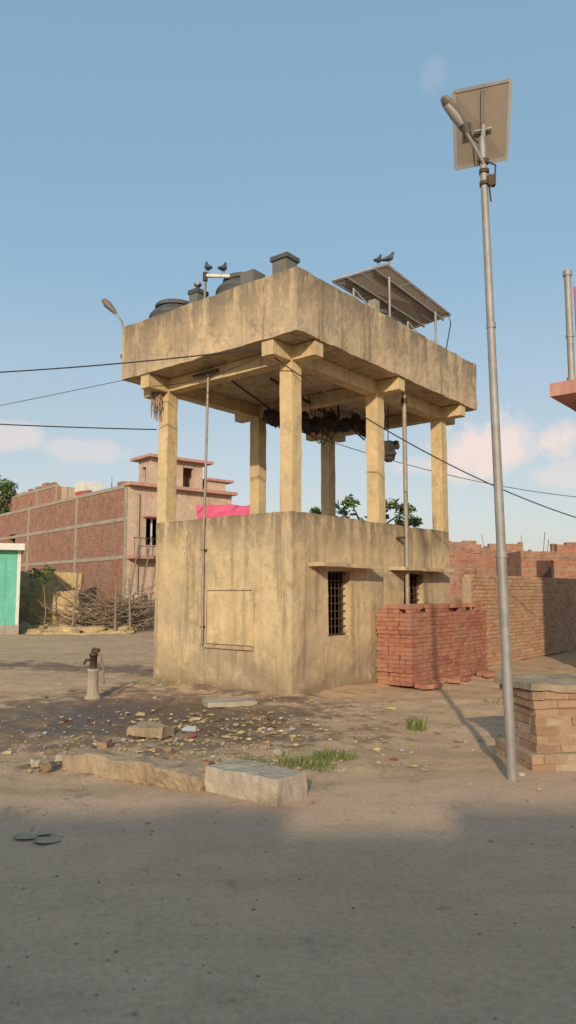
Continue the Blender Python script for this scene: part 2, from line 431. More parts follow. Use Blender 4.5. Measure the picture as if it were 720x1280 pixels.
def wtank(name,a,bb,r,zt,lid=.2):
    mb=MB(); h=zt-5.68
    prof=[(r*.96,0),(r,.04)]
    n=6
    for i in range(n):
        z=.08+(h-.3)*i/n; dz=(h-.3)/n
        prof+=[(r,z),(r,z+dz*.55),(r*.965,z+dz*.65),(r*.965,z+dz*.9)]
    prof+=[(r,h-.22),(r*.97,h-.17),(r*.85,h-.1),(lid*1.1,h-.05),(lid*1.1,h-.01)]
    mb.lathe((a,bb,5.68),prof,M_tank)
    mb.lathe((a,bb,5.68),[(lid*1.2,h-.03),(lid*1.22,h+.02),(lid*1.14,h+.05),(lid*.5,h+.055)],M_tank)
    return mb.obj(name,T)
wtank('water_tank_1',.62,1.62,.52,7.24,.32)
wtank('water_tank_2',.22,3.02,.50,6.98,.32)
wtank('water_tank_3',.62,.55,.38,7.08,.2)
wtank('water_tank_4',3.15,.35,.42,7.08,.2)
wtank('water_tank_5',4.6,.3,.4,6.90,.15)
mb=MB()
mb.cyl((.05,2.05,7.30),(.35,1.45,7.22),.035,M_white); mb.cyl((.05,2.05,7.36),(.05,2.05,7.2),.045,M_dark)
mb.tube([(.05,2.05,7.2),(.2,2.2,6.6),(.2,2.2,5.68)],.025,M_pipe,8)
mb.box((.1,2.3,5.68),(.35,2.52,7.08),M_box); mb.box((.08,2.28,7.08),(.37,2.54,7.16),M_tank)
mb.box((.18,1.0,5.68),(.5,1.3,7.18),M_box)
mb.box((.36,.40,5.68),(.66,.72,7.28),M_box); mb.box((.33,.37,7.28),(.69,.75,7.36),M_tank)
mb.box((1.3,-.35,6.4),(1.42,-.2,6.68),M_greyc); mb.box((2.05,-.3,6.5),(2.2,-.15,6.9),M_greyc)
mb.box((2.05,-.3,5.68),(2.2,-.15,6.5),M_greyc); mb.box((1.3,-.35,5.68),(1.42,-.2,6.4),M_greyc)
mb.tube([(3.6,-.3,5.7),(3.6,-.3,6.7),(3.9,-.3,6.7)],.02,M_pipe,6)
mb.obj('roof_pipework',T)

def solar(mb,A,B,Cc,D,th,nu,nv,back=M_pback):
    A,B,Cc,D=[Vector(p) for p in (A,B,Cc,D)]
    n=(B-A).cross(D-A).normalized()
    if n.z<0: n=-n
    def P(u,v,h=0): return (A*(1-u)+B*u)*(1-v)+(D*(1-u)+Cc*u)*v+n*h
    mb.add([P(0,0),P(1,0),P(1,1),P(0,1)],[(0,1,2,3)],back)
    mb.add([P(0,0,th*.9),P(1,0,th*.9),P(1,1,th*.9),P(0,1,th*.9)],[(0,1,2,3)],M_pfront)
    w=th
    def bar(p,q,r=None,h0=-.25,h1=1.05):
        p=Vector(p);q=Vector(q);d=(q-p).normalized();s=d.cross(n).normalized()*(r or w*.5)
        vs=[p-s+n*th*h0,p+s+n*th*h0,q+s+n*th*h0,q-s+n*th*h0,p-s+n*th*h1,p+s+n*th*h1,q+s+n*th*h1,q-s+n*th*h1]
        mb.add(vs,[(0,3,2,1),(4,5,6,7),(0,1,5,4),(1,2,6,5),(2,3,7,6),(3,0,4,7)],M_alu)
    for i in range(nu+1): bar(P(i/nu,0),P(i/nu,1),None if i in(0,nu) else w*.35)
    for j in range(nv+1): bar(P(0,j/nv),P(1,j/nv),None if j in(0,nv) else w*.35)
    return P,n
A=(.81,12.9,7.27);B=(1.9,13.4,7.82);Cq=(3.55,15.43,7.62);D=(2.66,15.18,7.22)
S=empty('solar_panel_array')
mb=MB(); P,n=solar(mb,A,B,Cq,D,.04,2,3); mb.obj('panels',S)
mb=MB()
for u in (.25,.75): mb.tube([P(u,-.02,-.04),P(u,1.02,-.04)],.022,M_galv,6)
for v in (.15,.85):
    for u in (.12,.8):
        q=P(u,v,-.04); mb.tube([q,(q.x,q.y,5.68)],.025,M_galv,8)
    q=P(.8,v,-.04); r=P(.12,v,-.04); mb.tube([(q.x,q.y,6.6),r],.015,M_galv,6)
mb.tube([P(1,.95),(3.5,15.2,7.35),(3.35,15.3,6.5)],.012,M_wire,5)
mb.obj('mounting_frame',S)

# ------------------------------------------------------------------ street lamps
S1=empty('solar_street_lamp')
mb=MB()
bz=hfun(1.92,6.48)
mb.loft([(1.92,6.48,bz-.05),(1.885,6.48,2.2),(1.83,6.48,5.86)],[.045,.041,.032],M_galv,16)
for z,r in ((1.9,.048),(4.0,.043)): mb.cyl((1.92-.015*z,6.48,z),(1.92-.015*z,6.48,z+.05),r,M_galv,n=16)
mb.obj('pole',S1)
mb=MB(); P,n=solar(mb,(1.57,6.46,6.31),(2.08,6.36,6.36),(2.13,6.72,5.80),(1.67,6.86,5.78),.03,1,1)
q=P(.22,.5,-.02)
mb.box((q.x-.035,q.y-.03,q.z-.05),(q.x+.035,q.y+.0,q.z+.05),M_dark)
mb.tube([P(.22,.5,-.03),P(.35,.65,-.05),(1.83,6.5,5.8)],.008,M_wire,5)
for u in (.50,): mb.tube([P(u,.05,-.03),P(u,.97,-.03)],.015,M_galv,6)
mb.tube([P(.35,.55,-.04),P(.68,.55,-.04)],.012,M_galv,6)
mb.tube([(1.83,6.48,5.78),P(.53,.5,-.04)],.022,M_galv,8)
mb.obj('solar_panel',S1)
mb=MB()
mb.tube([(1.9,6.5,5.42),(1.84,6.46,5.58),(1.62,6.33,5.86)],.018,M_galv,8)
mb.loft([(1.66,6.36,5.82),(1.60,6.32,5.89),(1.53,6.27,5.96),(1.45,6.22,6.03),(1.41,6.19,6.06),(1.40,6.185,6.068)],[.028,.05,.064,.058,.035,.008],M_lamp,14,rad2=[.025,.035,.042,.036,.024,.006])
mb.loft([(1.59,6.305,5.868),(1.52,6.26,5.93),(1.44,6.21,6.0)],[.035,.048,.03],M_glass,12,rad2=[.02,.035,.02])
for z in (5.38,5.5,5.6): mb.cyl((1.84,6.48,z),(1.84,6.48,z+.035),.047,M_iron,n=14)
mb.box((1.86,6.42,5.36),(1.93,6.47,5.46),M_iron)
mb.tube([(1.84,6.43,5.6),(1.93,6.42,5.55),(1.92,6.42,5.4),(1.87,6.43,5.33),(1.88,6.43,5.2)],.009,M_iron,5)
mb.obj('lamp_head_and_arm',S1)
S2=empty('street_lamp')
mb=MB()
mb.tube([(-3.12,13.45,5.9),(-3.12,13.45,6.55),(-3.17,13.46,6.72),(-3.32,13.48,6.92)],.022,M_galv,8)
mb.loft([(-3.28,13.48,6.88),(-3.36,13.49,6.97),(-3.46,13.5,7.08),(-3.53,13.51,7.16),(-3.55,13.51,7.19)],[.03,.08,.10,.07,.01],M_lamp,12,rad2=[.03,.055,.075,.05,.01])
mb.box((-3.16,13.40,6.0),(-3.06,13.5,6.06),M_iron)
mb.obj('lamp_head_and_arm',S2)

# ------------------------------------------------------------------ pigeons
def pigeon(p,rz,mat=M_bird):
    mb=MB()
    pts=[(-.19,0,.05),(-.13,0,.065),(-.07,0,.09),(0,0,.115),(.05,0,.15),(.07,0,.19),(.08,0,.22),(.095,0,.245),(.115,0,.245),(.13,0,.238),(.145,0,.23)]
    rd=[.022,.028,.045,.058,.052,.034,.026,.027,.022,.009,.002]
    mb.loft(pts,rd,mat,12,rad2=[.008,.016,.036,.055,.056,.04,.03,.027,.021,.007,.002])
    for s in (-1,1):
        mb.loft([(.05,s*.045,.14),(-.03,s*.056,.115),(-.11,s*.036,.08),(-.16,s*.02,.062)],[.012,.016,.012,.003],M_bird,8,rad2=[.02,.035,.025,.006])
        mb.tube([(.01,s*.022,.08),(.015,s*.022,.0)],.005,M_redp,5)
        mb.tube([(-.01,s*.022,.004),(.04,s*.022,.004)],.004,M_redp,5)
    mb.obj('pigeon',None,p,rz)
pigeon(tuple(L(.07,2.0,7.335)),2.0)
pigeon(tuple(L(.2,1.75,7.295)),1.2)
pigeon(tuple(L(.22,2.41,7.16)),1.6,M_birdw)
pigeon((1.72,13.34,7.77),1.0)
pigeon((1.93,13.45,7.85),.4)

# ------------------------------------------------------------------ brick pile
mb=MB(); rnd=random.Random(3)
def pbrick(cx,cy,cz,along,mat=M_brA,M=None,rot=0.03,jit=.003):
    l,w=(.225,.107) if along else (.107,.225)
    mm=(M or Matrix())@Matrix.Translation((cx,cy,cz))@Matrix.Rotation(rnd.uniform(-rot,rot),4,'Z')
    mb.box((-l/2,-w/2,-.034),(l/2,w/2,.034),mat,mm,jit)
zc=.035
for layer in range(19):
    off=rnd.uniform(-.03,.03)
    if layer%2==0:
        a=2.36
        while a<5.35:
            for k in range(3):
                if layer>16 and rnd.random()<.35+.3*(a<3.2): continue
                pbrick(a+off,-.66+k*.236+rnd.uniform(-.018,.012),zc,False)
            a+=.1145
    else:
        a=2.42
        while a<5.35:
            for k in range(6):
                if layer>16 and rnd.random()<.5: continue
                pbrick(a+off,-.72+k*.118+rnd.uniform(-.012,.008),zc,True)
            a+=.236
    zc+=.0725
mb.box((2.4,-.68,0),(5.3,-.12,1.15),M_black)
for i in range(16): pbrick(rnd.uniform(2.2,5.3),rnd.uniform(-1.25,-.87),.035,True,rot=2)
mb.obj('brick_pile',None,C0,ANG)

# ------------------------------------------------------------------ boundary brick wall
mb=MB()
y0=-.30
for row in range(24):
    z=.035+row*.083
    a=5.75+(.12 if row%2 else 0)
    while a<24:
        top=1.96+.07*noise.noise(Vector((a*.5,0,0)))
        if z<top and rnd.random()>.006:
            mb.box((a,y0+rnd.uniform(-.008,.008),z-.034),(a+.226,y0+.11,z+.034),M_brB,None,.004)
            if row>21: mb.box((a,y0+.115,z-.034),(a+.226,y0+.222,z+.034),M_brB,None,.004)
        a+=.24
wallobj=mb.obj('bricks',None)
mb=MB(); mb.gbox((5.75,y0+.012,0),(24,y0+.215,1.93),M_mortar,.25,.005)
bw=empty('boundary_wall',C0,ANG); o2=mb.obj('mortar_core',bw); wallobj.parent=bw
# ------------------------------------------------------------------ brick pier
mb=MB(); rnd=random.Random(9)
MP=Matrix.Translation((2.53,7.22,-.02))@Matrix.Rotation(R(8),4,'Z')
def course(z,hx,hy,mat,skip=0,off=0):
    for s in (-1,1):
        x=-hx-off
        while x<hx-.05:
            x0=max(x,-hx); x1=min(x+.225,hx)
            if x1-x0>.04 and rnd.random()>skip: mb.box((x0,s*hy-.05+rnd.uniform(-.01,.01),z),(x1,s*hy+.05,z+.07),mat,MP,.005)
            x+=.236
        y=-hy+.06-off*.5
        while y<hy-.1:
            y0_=max(y,-hy+.055); y1_=min(y+.225,hy-.055)
            if y1_-y0_>.04 and rnd.random()>skip: mb.box((s*hx-.05-.05*s,y0_,z),(s*hx+.05-.05*s+rnd.uniform(-.01,.01),y1_,z+.07),mat,MP,.005)
            y+=.236
z=.0
for i in range(2): course(z,.40,.34,M_brC,0,.118*(i%2)); mb.gbox((-.392,-.382,z),(.392,.382,z+.08),M_mortar,.1,.004,MP); z+=.08
for i in range(5):
    course(z,.31,.26,M_brC,.06,.118*(i%2)); z+=.08
mb.gbox((-.300,-.302,.16),(.300,.302,z),M_mortar,.1,.004,MP)
course(z,.335,.28,M_brC); mb.gbox((-.325,-.322,z),(.325,.322,z+.08),M_mortar,.1,.004,MP); z+=.08
course(z,.355,.30,M_brC,0,.118); mb.gbox((-.345,-.342,z),(.345,.342,z+.08),M_mortar,.1,.004,MP); z+=.08
mb.gbox((-.39,-.385,z),(.39,.385,z+.065),M_mudb,.06,.022,MP)
mb.obj('brick_pier')

# ------------------------------------------------------------------ kerb blocks, rubble
KA=math.atan2(.65,-.76)
mb=MB(); mb.gbox((-.39,-.19,-.03),(.39,.19,.19),M_kerb,.04,.018,None,4); mb.obj('concrete_kerb_block',None,(-.26,6.07,0),KA,.008)
mb=MB(); mb.gbox((-.78,-.14,-.05),(.80,.15,.13),M_mudb,.05,.05,None,3.5,seed=2)
mb.obj('broken_kerb_beam',None,(-1.32,6.68,0),math.atan2(.77,-1.3),.01)
mb=MB(); mb.gbox((-.36,-.25,-.02),(.36,.25,.05),M_kerb,.08,.02,None,3); mb.obj('concrete_slab_fragment',None,(-.85,10.85,0),.3)
mb=MB(); mb.gbox((-.24,-.13,-.02),(.24,.13,.09),M_mudb,.05,.03,None,4); mb.obj('stone_block',None,(-1.55,8.55,0),-.4)
mb=MB(); rnd=random.Random(21)
def gz(x,y): return hfun(x,y)
for i in range(1500):
    if i<620: x=rnd.gauss(-1.3,1.1); y=rnd.uniform(6.6,9.8)
    elif i<1000: x=rnd.uniform(-5,4.5); y=rnd.uniform(6.3,14)
    else: x=rnd.uniform(-3,3); y=rnd.uniform(2.9,6.5)
    sz=abs(rnd.gauss(0,.011))+.004
    if i>1000: sz*=.4
    mat=rnd.choice([M_mudb,M_mudb,M_brC,M_mudb,M_kerb])
    mb.blob((x,y,gz(x,y)+sz*.25),(sz*rnd.uniform(.8,1.5),sz,sz*.6),mat,i,.6,n=3)
for (x,y) in ((-2.15,7.2),(-2.1,7.45),(-2.3,7.0),(-.62,6.75),(-.5,6.95),(-2.2,6.85),(-.1,7.5),(-1.9,7.8),(-1.95,7.1),(-.75,6.95)):
    mm=Matrix.Translation((x,y,.03))@Matrix.Rotation(rnd.uniform(0,3),4,'Z')@Matrix.Rotation(rnd.uniform(-.2,.2),4,'X')
    k=rnd.uniform(.6,1)
    mb.gbox((-.07*k,-.05*k,-.03),(.07*k,.05*k,.04*k),rnd.choice([M_brA,M_brC,M_kerb]),.03,.02,mm,9)
mb.obj('rubble')
mb=MB()
for i in range(460):
    if i<360: x=rnd.gauss(-1.0,1.0); y=rnd.uniform(6.8,10.2)
    else: x=rnd.uniform(-4,3); y=rnd.uniform(5,13)
    s=abs(rnd.gauss(0,.03))+.01
    if y<6.5: s*=.4
    mm=Matrix.Translation((x,y,gz(x,y)+.014))@Matrix.Rotation(rnd.uniform(0,6),4,'Z')@Matrix.Rotation(rnd.uniform(-.5,.5),4,'X')
    mat=M_litter if rnd.random()<.85 else M_litterw
    if rnd.random()<.03: mat=M_redp
    mb.add([(-s,-s*.4,0),(0,-s*.6,.008),(s,-s*.2,0),(s*.8,s*.4,.01),(-s*.6,s*.5,0)],[(0,1,2,3,4)],mat,mm)
mb.obj('litter')
mb=MB()
def leaf(x,y,l,w,rz):
    mm=Matrix.Translation((x,y,gz(x,y)+.006))@Matrix.Rotation(rz,4,'Z')
    vs=[];n=8
    for i in range(n+1):
        t=i/n; ww=w*math.sin(math.pi*t**.8)+.001
        vs+= [(l*(t-.5),-ww,.006+.006*math.sin(t*5)),(l*(t-.5),0,.0+.005*math.sin(t*5)),(l*(t-.5),ww,.006*math.cos(t*4)+.007)]
    fs=[]
    for i in range(n):
        for k in range(2): fs.append((i*3+k,i*3+k+1,i*3+k+4,i*3+k+3))
    mb.add(vs,fs,M_dleaf,mm,True)
leaf(-1.70,5.0,.19,.07,.3); leaf(-1.55,4.92,.17,.07,.1); leaf(-1.62,5.06,.12,.05,2.5)
mb.obj('fallen_leaves')
mb=MB()
def tuft(cx,cy,rad,n,h):
    for i in range(n):
        a=rnd.uniform(0,6.28);r=rad*math.sqrt(rnd.random());x=cx+r*math.cos(a);y=cy+r*math.sin(a)*.7
        hh=h*rnd.uniform(.4,1);t=rnd.uniform(0,6.28);w=.004; z=gz(x,y)
        dx,dy=math.cos(t)*hh*.5,math.sin(t)*hh*.5; px,py=-math.sin(t)*w,math.cos(t)*w
        mb.add([(x-px,y-py,z),(x+px,y+py,z),(x+dx*.5+px,y+dy*.5+py,z+hh*.7),(x+dx,y+dy,z+hh)],[(0,1,2,3)],M_grass)
for (x,y,r,n,h) in ((.15,7.1,.25,300,.08),(.45,7.3,.22,280,.09),(.3,6.95,.15,110,.05),(1.52,8.9,.12,150,.15),(-.35,7.3,.14,110,.06),(-.55,7.0,.1,80,.06),(-2.3,13,.4,100,.08),(3.2,11,.4,80,.08),(.9,7.2,.2,50,.03),(-.1,7.4,.3,110,.04),(-.8,7.5,.3,70,.04)):
    tuft(x,y,r,n,h)
mb.obj('grass_tufts')

# ------------------------------------------------------------------ hand pump
mb=MB()
mb.lathe((0,0,-.03),[(.12,0),(.12,.05),(.09,.07),(.085,.12),(.08,.42),(.09,.43),(.09,.46),(.06,.465)],M_kerb,16)
mb.lathe((0,0,.43),[(.055,0),(.055,.2),(.07,.2),(.07,.23),(.045,.24),(.035,.3),(.01,.31)],M_iron,14)
mb.tube([(-.05,0,.56),(-.13,0,.56),(-.17,0,.50)],.022,M_iron,8)
mb.box((-.02,-.03,.68),(.09,.03,.74),M_iron)
mb.tube([(0,0,.72),(.07,.0,.70),(.13,0,.6),(.17,0,.45),(.19,0,.28),(.2,0,.2)],.016,M_wood,8)
mb.cyl((.01,0,.5),(.01,0,.76),.01,M_iron)
mb.obj('hand_pump',None,(-2.98,11.4,0),-.35)

# ------------------------------------------------------------------ wires
def wire(name,p,q,sag,r=.008):
    p=Vector(p);q=Vector(q);mb=MB()
    pts=[p.lerp(q,i/24)-Vector((0,0,sag*4*(i/24)*(1-i/24))) for i in range(25)]
    mb.tube(pts,r,M_wire,5); mb.obj(name)
wire('overhead_wire',(-14,13.1,5.75),(-.42,11.2,5.42),.35,.012)
wire('overhead_wire',(-14,13.15,5.4),(-2.44,13.35,4.6),.15,.012)
wire('overhead_wire',(-14,13.1,3.3),(-3.0,13.3,5.54),.05,.006)
wire('overhead_wire',(-.42,11.2,5.42),(6.0,13.4,2.75),.35,.011)
wire('overhead_wire',tuple(L(4.2,2.9,5.2)),(12,21.5,4.3),.5,.009)
wire('overhead_wire',tuple(L(-.4,2.9,5.3)),tuple(L(-.4,.2,5.35)),.12,.008)
mb=MB(); mb.loft([(-14,13.1,-.1),(-14,13.1,7)],[.12,.08],M_greyc,12); mb.box((-14.5,13.05,5.6),(-13.5,13.15,5.7),M_iron)
mb.obj('utility_pole')

# ------------------------------------------------------------------ right house with cantilever slab
H=empty('rendered_house',(4.76,13.0,0),ANG)
mb=MB()
mb.gbox((0,-6,5.13),(6,0,5.37),M_pinkslab,.3,.012)
mb.obj('roof_slab',H)
mb=MB()
wall_open(mb,'y',-5.2,-.8,-.1,5.13,.8,1.0,[(-4.4,-3.4,.9,2.2),(-2.6,-1.7,0,2.1)],M_pinkw)
wall_open(mb,'x',1.0,5.2,-.1,5.13,-1.0,-.8,[(2.4,3.6,1.0,2.3)],M_pinkw)
mb.box((5.0,-5.2,-.1),(5.2,-1.0,5.13),M_pinkw); mb.box((1.0,-5.2,-.1),(5.0,-5.0,5.13),M_pinkw)
mb.obj('walls',H)
mb=MB()
mb.cyl((.14,-.36,5.37),(.14,-.36,7.42),.062,M_galv,n=14); mb.cyl((.14,-.36,7.36),(.14,-.36,7.46),.08,M_galv,n=14)
mb.cyl((.14,-.36,5.37),(.14,-.36,5.45),.09,M_galv,n=14)
mb.cyl((.14,-.36,6.2),(.14,-.36,6.26),.075,M_galv,n=14)
mb.obj('steel_post',H)
mb=MB()
for y in (-.46,-.85):
    mb.tube([(.2,y,5.37),(.2,y,7.15)],.018,M_redp,6)
for i in range(8):
    z=5.5+i*.2; a,b_=(-.46,-.85) if i%2 else (-.85,-.46)
    mb.tube([(.2,a,z),(.2,b_,z+.2)],.012,M_redp if i%3 else M_white,5)
    mb.tube([(.2,-.46,z),(.2,-.85,z)],.01,M_redp,5)
mb.obj('railing_lattice',H)

# ------------------------------------------------------------------ left background houses
def cols_bands(mb,x0,x1,zs,cols,mat,ztop,y=-.03):
    for z in zs: mb.box((x0,y,z),(x1,y+.1,z+.16),mat)
    for c in cols: mb.box((c,y-.01,0),(c+.22,y+.1,ztop),mat)
K=Vector((-7.1,32.2,0)); a1=math.atan2(-.77,.64)
HB=empty('brick_house',K,a1)
mb=MB(); Hh=6.25
wall_open(mb,'x',-17,0,-.1,Hh,0,.25,[(-15,-14,3.9,5.0)],M_bt2)
cols_bands(mb,-17,0,[3.05,4.75,Hh-.02],[-17,-12,-5.5,-.25],M_greyc,Hh)
mb.box((-17,.25,-.1),(-16.75,5.6,Hh),M_bt2)
mb.box((-16.7,.3,Hh-.3),(-.3,5.5,Hh-.1),M_greyc)
rb=random.Random(4)
for i in range(26):
    x=-16.6+i*.62; hh=rb.choice([0,0,0,.09,.09,.18])
    if hh and x<-.7: mb.box((x,.02,Hh+.14),(x+rb.uniform(.3,.62),.25,Hh+.14+hh),M_bt2)
for i in range(4):
    x=-16.9+i*5
    for k in (0,.12): mb.tube([(x+k,.1,Hh),(x+k+rb.uniform(-.1,.1),.1,Hh+rb.uniform(.4,.8))],.012,M_iron,4)
mb.obj('brick_walls',HB)
mb=MB()
wins=[(.9,1.6,3.7,4.9),(2.9,3.9,.9,2.1),(4.2,4.9,4.0,5.2)]
wall_open(mb,'y',0,5.6,-.1,Hh+.05,-.25,.03,wins,M_pinkw)
mb.box((-17,5.4,-.1),(-.25,5.6,Hh),M_pinkw)
for (w0,w1,s0,s1) in wins:
    mb.box((.03,w0-.15,s1+.03),(.45,w1+.15,s1+.1),M_pinkslab)
    mb.box((-.12,w0,s0),(-.06,w0+.07,s1),M_white); mb.box((-.12,w1-.07,s0),(-.06,w1,s1),M_white); mb.box((-.12,(w0+w1)/2-.03,s0),(-.06,(w0+w1)/2+.03,s1),M_white)
mb.box((.03,-.02,3.05),(.7,5.6,3.2),M_pinkslab); mb.box((-.28,-.1,Hh+.05),(.4,5.7,Hh+.2),M_pinkslab)
for i in range(19): mb.tube([(.64,.05+i*.3,3.2),(.64,.05+i*.3,3.95)],.014,M_iron,4)
mb.tube([(.64,0,3.95),(.64,5.55,3.95)],.02,M_iron,5)
mb.tube([(.08,.5,0),(.08,.5,6.0)],.05,M_pipe,8)
mb.obj('plastered_side',HB)
mb=MB()
wall_open(mb,'y',1.3,4.1,Hh-.1,7.75,-.5,-.3,[(1.8,2.3,6.6,7.4),(3.0,3.6,6.45,7.5)],M_pinkw)
wall_open(mb,'x',-1.5,-.5,Hh-.1,7.75,1.3,1.5,[(-1.2,-.8,6.7,7.4)],M_pinkw)
mb.box((-1.8,1.0,7.75),(.05,4.5,7.88),M_pinkslab)
mb.box((-1.5,3.9,Hh-.1),(-.5,4.1,7.75),M_pinkw); mb.box((-1.7,1.5,Hh-.1),(-1.5,3.9,7.75),M_pinkw)
mb.box((-2.0,4.5,Hh+.21),(-.35,5.5,Hh+.75),M_pinkw); mb.box((-2.0,4.4,Hh+.75),(-.2,5.9,Hh+.87),M_pinkslab)
mb.obj('roof_room',HB)
mb=MB(); mb.gbox((-3.5,28,4.85),(-1.4,30.5,4.91),M_pink,.2,.12)
for x in (-3.4,-1.6):
    for y in (28.1,30.4): mb.tube([(x,y,0),(x,y,4.88)],.04,M_wood,6)
mb.gbox((-3.5,27.9,4.35),(-1.4,27.95,4.9),M_pink,.15,.10)
mb.obj('pink_canopy')
HB3=empty('brick_house',(-14.6,46,0),a1)
mb=MB(); wall_open(mb,'x',-12,0,-.1,8.3,0,.25,[(-5,-4,5.6,7),(-2.6,-1.8,5.6,7)],M_bt)
cols_bands(mb,-12,0,[4.2,7.2,8.28],[-12,-8,-3.6,-.29],M_greyc,8.3)
mb.box((-.25,.25,-.1),(0,7,8.3),M_pinkw); mb.box((-12,.26,8.0),(-.3,7,8.2),M_greyc); mb.box((-12,6.8,-.1),(-.25,7,8.3),M_bt)
for i in range(9): mb.box((-11.5+i*1.25,.02,8.44),(-11.5+i*1.25+rb.uniform(.4,1.1),.25,8.44+rb.choice([.1,.2,.3])),M_bt)
mb.obj('walls',HB3)
mb=MB(); mb.box((.4,1,6.5),(1.5,2.2,7.9),M_redp); mb.box((.35,.95,7.9),(1.55,2.25,8.5),M_white); mb.box((.3,0.9,-.1),(1.6,4,6.5),M_pinkw); mb.obj('roof_room',HB3,bevel=.03)
G=empty('green_house',(-10.35,28.4,0),R(21))
mb=MB(); wall_open(mb,'x',-6,0,-.1,3.2,0,.2,[(-2.9,-1.9,0,2.1),(-4.9,-3.9,.9,2.1)],M_green); mb.box((-.2,.2,-.1),(0,3.4,3.2),M_green)
mb.box((-6,3.2,-.1),(-.2,3.4,3.2),M_green); mb.box((-6.4,-.4,3.2),(.12,3.7,3.45),M_white)
mb.box((-6,-.02,-.1),(.02,.0,.35),M_greyc); mb.box((-.12,-.03,.35),(-.0,.0,3.2),M_white); mb.obj('walls',G)
mb=MB()
mb.gbox((-11.3,31.4,-.1),(-8.9,31.8,1.6),M_mud,.15,.14,None,1.2)
mb.gbox((-13,32.6,-.1),(-9.2,33.0,2.5),M_mud,.2,.14,None,1.2)
mb.gbox((-8.9,31.0,-.1),(-8.2,31.5,.9),M_mud,.15,.14,None,1.2)
mb.obj('mud_wall')
mb=MB(); rnd=random.Random(12)
for i in range(230):
    f=rnd.random()**.7; x=-9.2+2.9*f; y=rnd.uniform(29.4,31.6); l=rnd.uniform(.8,2.6); a=rnd.gauss(.1,.5); e=abs(rnd.gauss(.25,.3))
    z=rnd.uniform(0,.4+1.0*f)
    d=Vector((math.cos(a)*math.cos(e),math.sin(a)*math.cos(e),math.sin(e)))*l*rnd.choice([-1,1])
    if d.z<0: d.z=-d.z
    p=Vector((x,y,z))
    q=p+d*.5+Vector((rnd.uniform(-.15,.15),0,rnd.uniform(-.1,.15)))
    mb.loft([p,q,p+d],[.022,.016,.006],M_wood,4)
for x in (-8.5,-6.8,-6.2):
    mb.loft([(x,29.1,-.1),(x+rnd.uniform(-.1,.2),29.1,2.0+rnd.uniform(-.3,.8))],[.05,.035],M_wood,6)
for x in (-6.9,-6.4,-6.0): mb.loft([(x,31,-.1),(x+.5,31.6,4.0)],[.04,.03],M_wood,6)
mb.obj('brushwood_pile')
mb=MB()
mb.gbox((-7.0,31.7,-.1),(-6.1,32.1,1.5),M_kerb,.2,.1,None,1.2)
for (x,y,a_,b_,c_) in ((-8.6,29.3,1.6,.9,.3),(-6.8,29.5,1.0,.7,.25),(-10.5,30.3,1.5,.7,.4)): mb.blob((x,y,-.08),(a_,b_,c_),M_mud,x,.8,n=16,smooth=True,fr=2)
mb.obj('earth_mound')

def ruin(name,x,y,rz,w,d,h,mat,seed,ops=()):
    r=random.Random(seed); e=empty(name,(x,y,0),rz); mb=MB()
    wall_open(mb,'x',0,w,-.1,h,0,.25,list(ops),mat)
    mb.box((0,.25,-.1),(.25,d,h),mat); mb.box((w-.25,.25,-.1),(w,d,h),mat); mb.box((.25,d-.25,-.1),(w-.25,d,h),mat)
    xx=0; hh=r.uniform(0,.3)
    while xx<w-.15:
        ww=r.uniform(.15,.45); hh=max(0,min(1.0,hh+r.choice([-.27,-.18,-.09,0,.09,.18,.27])))
        if hh>.01: mb.box((xx,.003,h),(min(w,xx+ww),.247,h+hh),mat)
        if r.random()<.6 and hh>.01: mb.box((xx,d-.247,h),(min(w,xx+ww),d-.003,h+hh+.1),mat)
        xx+=ww
    for i in range(2):
        q=r.uniform(0,w); mb.tube([(q,.1,h),(q+r.uniform(-.1,.1),.1,h+r.uniform(.4,.8))],.012,M_iron,4)
    mb.obj('walls',e)
ruin('brick_house',5.6,31,R(-8),3.4,5,2.7,M_bt2,1,[(1.6,2.3,1.7,2.5)])
ruin('brick_house',8.9,28,R(5),2.6,5,3.15,M_bt3,2,[(.6,1.3,2.0,2.8)])
ruin('brick_house',7.7,36,R(5),4,5,3.8,M_bt3,12,[(1.2,2.0,2.6,3.5)])
ruin('brick_house',11.2,24,R(-12),7,5,2.65,M_bt3,5)
ruin('brick_house',15,38,R(10),9,7,3.6,M_bt2,6)
ruin('brick_house',-1.5,52,R(-5),9,7,4.0,M_bt2,7)
ruin('brick_house',9,55,R(5),14,7,4.0,M_bt2,8)
ruin('brick_house',-30,62,R(5),14,7,6.4,M_bt,9)
def bigh(x,y,w,d,h,mat):
    e=empty('brick_house',(x,y,0)); mb=MB(); r=random.Random(int(h*100))
    wall_open(mb,'x',0,w,-.1,h,d-.25,d,[(1.2,2.2,1,2.2),(w/2-.5,w/2+.5,0,2.1),(w-2.4,w-1.4,1,2.2)],mat)
    mb.box((0,0,-.1),(.25,d-.25,h),mat); mb.box((w-.25,0,-.1),(w,d-.25,h),mat); mb.box((.25,0,-.1),(w-.25,.25,h),mat)
    xx=0
    while xx<w-.4:
        ww=r.uniform(.4,1.6); hh=r.choice([0,.07,.12,.2])
        if hh: mb.box((xx,d-.24,h),(min(w,xx+ww),d-.01,h+hh),mat)
        xx+=ww
    mb.box((.25,.25,h-.4),(w-.25,d-.25,h-.2),M_greyc); mb.obj('walls',e)
bigh(-24,-13,14.4,6.6,4.6,M_pinkw); bigh(-9.55,-13,8.3,7.0,3.95,M_bt); bigh(-1.2,-13,7.35,6.9,3.9,M_pinkw); bigh(6.2,-13,12,6.5,4.1,M_bt)

